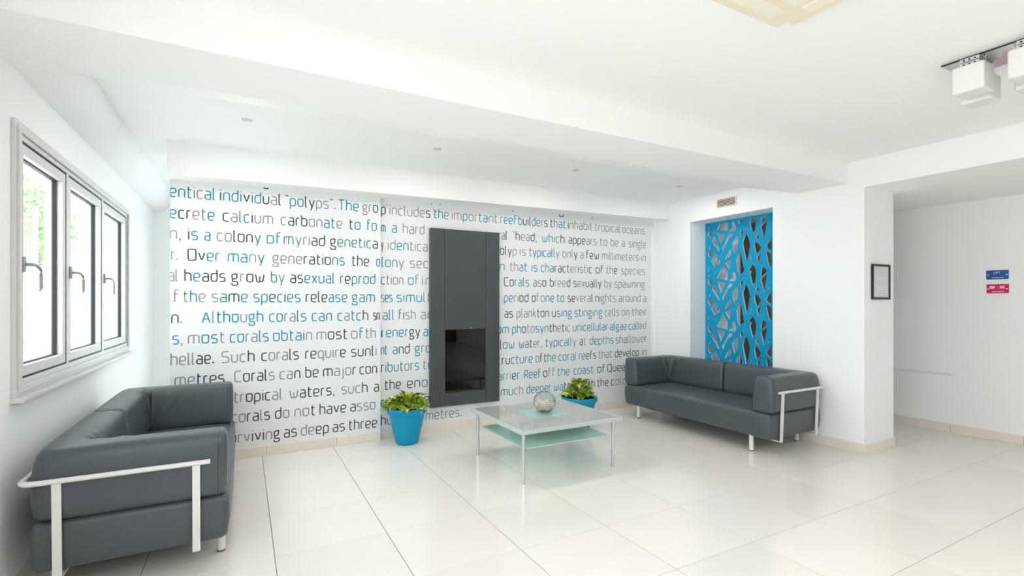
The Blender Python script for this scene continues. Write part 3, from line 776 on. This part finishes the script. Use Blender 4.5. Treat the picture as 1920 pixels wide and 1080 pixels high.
# unseen passage end window, added as the source of the passage glow
def glazed(name, boxes_frame, boxes_pane):
    r = bpy.data.objects.new(name, None); C.objects.link(r); r['kind'] = 'structure'
    bm = bmesh.new()
    for b in boxes_frame: box(bm, *b)
    obj('window_frame', bm, M['fr'], r)
    for b in boxes_pane: obj('pane', B(*b), M['pane'], r)
glazed('unseen_window', [(-.15, 1.6, YP+.05, YP+.1, .5, .55), (-.15, 1.6, YP+.05, YP+.1, 2.45, 2.5), (-.15, -.10, YP+.05, YP+.1, .55, 2.45), (1.55, 1.6, YP+.05, YP+.1, .55, 2.45), (.70, .75, YP+.05, YP+.1, .55, 2.45)],
       [(-.10, .70, YP+.07, YP+.076, .55, 2.45), (.75, 1.55, YP+.07, YP+.076, .55, 2.45)])

# ------------------------------------------------------------------ outdoors seen through the panes
grd = obj('terrace', B(-30, XL-.28, -16, 30, -.35, -.15), vary(mat('pale_paving', (.72, .70, .66), .8), (.70, .68, .64), (.78, .76, .72), 1), kind='structure')
tp = thing('parapet', 'low white garden parapet outside the first window pane', 'wall', (-3.7, 9.0, -.15))
obj('wall_body', B(-.1, .1, -7, 12, 0, .75, bev=.01), M['wall'], tp)
obj('coping', B(-.16, .16, -7, 12, .75, .81, bev=.01), M['ctrim'], tp)
leafm = vary(mat('tree_leaf', (.10, .20, .05), .5), (.08, .17, .04), (.20, .32, .09), 1.5)
bark = vary(mat('bark', (.14, .10, .07), .85), (.10, .07, .05), (.2, .15, .11), 6, .6, 30)
def tree(x, y, h, r, lab, seed):
    t = thing('tree', lab, 'tree', (x, y, -.15), group=None); rn = random.Random(seed)
    bm = bmesh.new(); tube(bm, [(0, 0, 0), (.05, .03, h*.3), (-.04, .06, h*.6), (.03, 0, h*.8)], .11, 10)
    for k in range(6):
        a = k*1.05; tube(bm, [(0, .03, h*.5), (.4*math.cos(a), .4*math.sin(a), h*.66), (.8*r*math.cos(a)*.7, .8*r*math.sin(a)*.7, h*.82)], .035, 6)
    obj('trunk', bm, bark, t, smooth=True)
    bm = bmesh.new()
    cl = [(rn.uniform(-r, r)*.6, rn.uniform(-r, r)*.6, h*.72+rn.uniform(-.35, .5)*r) for _ in range(12)]
    for k in range(5200):
        c = rn.choice(cl); d = Vector((rn.gauss(0, 1), rn.gauss(0, 1), rn.gauss(0, .8))).normalized()*r*.48*rn.random()**.4
        p = Vector(c)+d; s = rn.uniform(.05, .09)
        u = Vector((rn.uniform(-1, 1), rn.uniform(-1, 1), rn.uniform(-1, 1))).normalized(); w_ = u.orthogonal().normalized()
        vv = [bm.verts.new(p+u*s), bm.verts.new(p+w_*s*.45), bm.verts.new(p-u*s), bm.verts.new(p-w_*s*.45)]
        bm.faces.new(vv)
    obj('foliage', bm, leafm, t, kind='stuff', recalc=False)
tree(-4.3, 9.8, 4.1, 1.15, 'leafy green tree beyond the parapet, nearer of the two outside the window', 1)
tree(-7.2, 20.0, 6.0, 1.7, 'leafy green tree further off behind the first window pane', 2)

# ------------------------------------------------------------------ potted plants
lf_m = [vary(mat('leaf_green', (.13, .26, .02), .4), (.13, .27, .02), (.30, .45, .04), 14), vary(mat('leaf_lime', (.36, .48, .04), .42), (.36, .48, .04), (.58, .64, .12), 18), vary(mat('leaf_dark', (.03, .10, .02), .4), (.04, .12, .02), (.10, .22, .03), 14), vary(mat('leaf_cream', (.62, .62, .22), .45), (.50, .58, .12), (.80, .76, .40), 25)]
def leaf_mesh(name, L, Wd, bend, fold, m, wav=.0):
    bm = bmesh.new(); n = 6; rows = []
    for i in range(n+1):
        t = i/n; wv = Wd*math.sin(math.pi*min(1, t*.92+.06))**.8*(1-.25*t)
        if i == n: wv = .0006
        x = L*t; z = bend*L*(t*t)*-1+.18*L*t
        ww = wav*math.sin(i*2.4)
        rows.append([bm.verts.new((x, -wv, z+fold*wv+ww)), bm.verts.new((x, -wv*.5, z+fold*.35*wv-ww*.4)), bm.verts.new((x, 0, z)), bm.verts.new((x, wv*.5, z+fold*.35*wv+ww*.4)), bm.verts.new((x, wv, z+fold*wv-ww))])
    for A, Bq in zip(rows, rows[1:]):
        for k in range(4): bm.faces.new((A[k], A[k+1], Bq[k+1], Bq[k]))
    me = bpy.data.meshes.new(name); bm.to_mesh(me); bm.free(); me.materials.append(m)
    for p in me.polygons: p.use_smooth = True
    return me
LM = []
for k, m in enumerate(lf_m):
    for v in range(3):
        LM.append(leaf_mesh('leaf', .070+.010*v, .026+.004*v-(.005 if k == 3 else 0), .15+.28*v, .55, m, .006))
def plant(label, loc, seed, nleaf, spread, hgt, cone):
    t = thing('potted_plant', label, 'plant', loc); rn = random.Random(seed)
    # shaped plastic pot: oval plan, flared rim
    prof = [(0, .002), (.098, .002), (.108, .010), (.122, .06), (.140, .14), (.158, .22), (.170, .285), (.172, .292), (.186, .296), (.193, .306), (.194, .345), (.190, .352), (.184, .350), (.180, .335), (.170, .30), (0, .30)]
    bm = bmesh.new(); lathe(bm, prof[:14], 48); obj('pot', bm, M['pot'], t, smooth='auto')
    bm = bmesh.new(); lathe(bm, [(.1745, .322), (.12, .330), (0, .334)], 24); obj('soil', bm, M['soil'], t, smooth=True)
    st = bmesh.new()
    lv = []
    for k in range(nleaf):
        u = rn.random(); a = rn.uniform(0, 6.283)
        if cone: h = hgt*rn.random()**1.1; rad = spread*(1-h/hgt*.85)*math.sqrt(rn.random())
        else: rad = spread*math.sqrt(rn.random()); h = hgt*(1-(rad/spread)**2*.75)*rn.uniform(.35, 1)
        p = Vector((rad*math.cos(a), rad*math.sin(a), .335+h))
        base = Vector((rad*.55*math.cos(a), rad*.55*math.sin(a), .33))
        if k % 3 == 0: tube(st, [base, (base+p)/2+Vector((0, 0, .01)), p], .0022, 5)
        mi = rn.choices([0, 1, 2, 3], [4, 4, 2, 1.6])[0]
        tilt = rn.uniform(.2, 1.3) if rad < spread*.6 else rn.uniform(-.35, .85)
        lv.append((p, a+rn.uniform(-.7, .7), tilt, LM[mi*3+rn.randrange(3)], rn.uniform(.7, 1.15)))
    obj('stems', st, lf_m[2], t, smooth=True)
    for p, a, tilt, me, s in lv:
        o = bpy.data.objects.new('leaf', me); C.objects.link(o); o.parent = t
        o.location = p; o.rotation_euler = (rn.uniform(-.5, .5), -tilt, a); o.scale = (s, s, s)
plant('bushy green and yellow plant in a blue pot on the floor left of the fireplace', (1.255, 1.795, 0), 11, 230, .165, .12, False)
plant('leafy green plant in a blue pot on the floor behind the coffee table', (3.05, 1.43, 0), 23, 250, .165, .165, True)

# ------------------------------------------------------------------ air vent above the niche
v = thing('air_vent', 'small slatted air vent grille on the white wall above the niche', 'vent', (XR, .915, 2.525))
obj('backing', B(-.004, -.001, -.122, .122, -.045, .045), M['black'], v)
bm = bmesh.new()
for (a, b, c2, d) in ((-.132, .132, .043, .053), (-.132, .132, -.053, -.043), (-.132, -.122, -.043, .043), (.122, .132, -.043, .043)): box(bm, -.012, 0, a, b, c2, d, .001)
obj('frame', bm, M['ac'], v)
for k in range(5):
    z = -.034+k*.017
    obj('slat', B(-.011, -.003, -.121, .121, z-.0032, z+.0032), M['ac'], v)

# framed notice on the pillar
nf = thing('framed_notice', 'black framed printed notice hanging on the white pillar', 'frame', (5.034, -.53, 1.556))
bm = bmesh.new()
for (a, b, c2, d) in ((-.155, .155, .142, .162), (-.155, .155, -.162, -.142), (-.155, -.137, -.142, .142), (.137, .155, -.142, .142)): box(bm, a, b, -.018, 0, c2, d, .002)
obj('frame', bm, M['black'], nf)
pp = obj('paper', B(-.138, .138, -.008, -.004, -.143, .143), M['paper'], nf)
M['faint'] = mat('faint_print', (.42, .43, .46), .7); M['faintblue'] = mat('faint_blue_print', (.42, .44, .62), .7)
rn = random.Random(4)
bm = bmesh.new()
for z, x0, x1, h, mi in ((.118, -.10, .10, .003, 0), (.096, -.11, .07, .002, 0), (.086, -.11, .11, .002, 0), (.064, -.09, .08, .004, 0), (.034, -.11, .03, .002, 0), (.010, -.10, .09, .004, 1), (-.006, -.11, .10, .003, 1), (-.022, -.09, .11, .003, 1), (-.05, -.11, .02, .002, 0), (-.078, -.10, .10, .002, 0), (-.092, -.07, .10, .002, 0), (-.108, -.04, .09, .002, 0)):
    x = x0
    while x < x1:
        wd = rn.uniform(.008, .026); box(bm, x, min(x+wd, x1), -.0086, -.0079, z-h/2, z+h/2, mi=mi); x += wd+.006
obj('lettering', bm, [M['faint'], M['faintblue']], pp, kind='stuff')

# door signs on the corridor wall
def sign(name, label, loc, m, rows, arrow):
    s = thing(name, label, 'sign', loc)
    pl_ = obj('plate', B(-.006, 0, -.083, .083, -.045, .045, bev=.002), m, s)
    bm = bmesh.new()
    for t, u0, u1, vb, xh, sw in rows:
        write(bm, t, 'g'*len([c for c in t]), u0, u1, lambda x, vb=vb: vb, xh, sw, .0003, lambda u, v_, d: Vector((-.0063-d, -u, v_)))
    box(bm, -.0070, -.0062, -.045, .04, -.031, -.026)
    for sy in (-1, 1): box(bm, -.0070, -.0062, sy*.068-.007, sy*.068+.007, -.004, .003)
    obj('lettering', bm, [M['white']]*3, pl_, kind='stuff')
    for sy in (-1, 1):
        b2 = bmesh.new(); bmesh.ops.create_uvsphere(b2, u_segments=8, v_segments=5, radius=.003, matrix=Matrix.Translation((-.006, sy*.076, 0)))
        obj('screw', b2, M['chrome'], s)
sign('door_sign', 'blue sign reading LIFT on the corridor wall, upper of the two', (XC, -.921, 1.641), M['signblue'], [('LIFT', -.026, .022, .010, .013, .0030)], 0)
sign('door_sign', 'magenta room number sign on the corridor wall, lower of the two', (XC, -.923, 1.502), M['signpink'], [('001', -.058, -.020, .004, .015, .0052), ('-', -.006, .002, .002, .013, .004), ('013', .018, .052, .004, .015, .0052)], 0)

# ------------------------------------------------------------------ ceiling fittings
dl0 = thing('recessed_downlight', 'x', 'light', (-.125, 1.03, ZC), group='recessed spotlights in the ceiling bay')
bm = bmesh.new(); lathe(bm, [(.024, .0), (.034, -.0005), (.035, -.002), (.033, -.003), (.025, -.0025), (.024, -.0005)], 28); obj('trim_ring', bm, M['alu'], dl0, smooth=True)
bm = bmesh.new(); lathe(bm, [(0, -.0004), (.024, -.0004), (.024, -.0012), (0, -.0012)], 20); obj('lens', bm, M['fr'], dl0)
xs = [-.125, 1.285, 2.70, 4.09]
labs = ['tiny recessed spotlight nearest the window wall', 'tiny recessed spotlight left of the fireplace top', 'tiny recessed spotlight right of the fireplace, third from the window', 'tiny recessed spotlight nearest the niche wall']
dls = [dl0]+[copy_tree(dl0) for _ in range(3)]
for x in xs:
    l = area('bay_fill_lamp', (x, 1.03, ZC-.006), (0, 0, 0), .05, .05, 5.5, (1, .98, .95))  # lamps added below the unlit spotlights to brighten the bay
for o, x, l in zip(dls, xs, labs): o.location = (x, 1.03-.03*(x+.1)/4.2*1.0, ZC); o['label'] = l

# four-shade ceiling lamp
cl = thing('ceiling_lamp', 'chrome ceiling lamp with four white glass cube shades', 'lamp', (3.305, -1.915, ZC))
obj('ceiling_plate', B(-.130, .130, -.225, .225, -.016, 0, bev=.001), M['chrome'], cl)
obj('plate_edge', B(-.132, -.129, -.227, .227, -.017, -.009), M['black'], cl, label='dark edge of the plate')
for (px, py) in ((-.100, .105), (-.100, -.112), (.105, .140), (.105, -.077)):
    b_ = bmesh.new(); box(b_, px-.040, px+.040, py-.040, py+.040, -.036, -.017, .001); box(b_, px-.040, px+.040, py-.040, py+.040, -.058, -.039, .001)
    for z in (-.027, -.049):
        for s in (-1, 1):
            for k in (-1, 0, 1):
                box(b_, px+s*.0395-.0015, px+s*.0395+.0015, py+k*.022-.004, py+k*.022+.004, z-.004, z+.004, mi=1)
                box(b_, px+k*.022-.004, px+k*.022+.004, py+s*.0395-.0015, py+s*.0395+.0015, z-.004, z+.004, mi=1)
    arm = obj('lamp_socket', b_, [M['chrome'], M['black']], cl)
    b_ = bmesh.new(); rbox(b_, px, py, -.128, .066, .066, .070, .012, 4); obj('glass_shade', b_, M['opal'], cl, smooth=True, label='white opal glass cube')

# ceiling cassette unit
ac = thing('air_conditioner', 'cream square cassette air conditioner in the ceiling, cut by the top of the frame', 'air conditioner', (1.64, -1.93, ZC-.001))
bm = bmesh.new(); box(bm, -.42, .42, -.42, .42, -.030, 0, bev=.0)
es = [e for e in bm.edges if abs(e.verts[0].co.z-e.verts[1].co.z) > .01]
bmesh.ops.bevel(bm, geom=es, offset=.05, segments=6, affect='EDGES')
es = [e for e in bm.edges if e.verts[0].co.z < -.029 and e.verts[1].co.z < -.029 and len(e.link_faces) == 2 and any(abs(f.normal.z) < .5 for f in e.link_faces)]
bmesh.ops.bevel(bm, geom=es, offset=.010, segments=3, affect='EDGES')
obj('housing', bm, M['ac'], ac, smooth='auto')
obj('intake_panel', B(-.27, .27, -.27, .27, -.036, -.029, bev=.004), M['aclight'], ac)
for k in range(4):
    b_ = B(-.26, .26, -.375, -.305, -.034, -.029, bev=.002)
    bmesh.ops.rotate(b_, verts=b_.verts, cent=(0, 0, 0), matrix=Matrix.Rotation(k*math.pi/2, 3, 'Z'))
    obj('air_flap', b_, M['aclight'], ac)
for k in range(9):
    obj('intake_slat', B(-.24, .24, -.22+k*.055-.004, -.22+k*.055+.004, -.039, -.035), M['ac'], ac)

# unseen frames added round the fill lamps of the lobby
for n_, (lx, ly) in enumerate(((0.3, -3.6), (2.2, -3.6), (0.3, -5.6), (2.2, -5.6))):
    bm = bmesh.new()
    for (a_, b_, c_, d_) in ((-.6, .6, .55, .6), (-.6, .6, -.6, -.55), (-.6, -.55, -.55, .55), (.55, .6, -.55, .55)): box(bm, lx+a_, lx+b_, ly+c_, ly+d_, 2.635, ZC, .003)
    S('trim_%d' % (7+n_), bm, M['alu'])
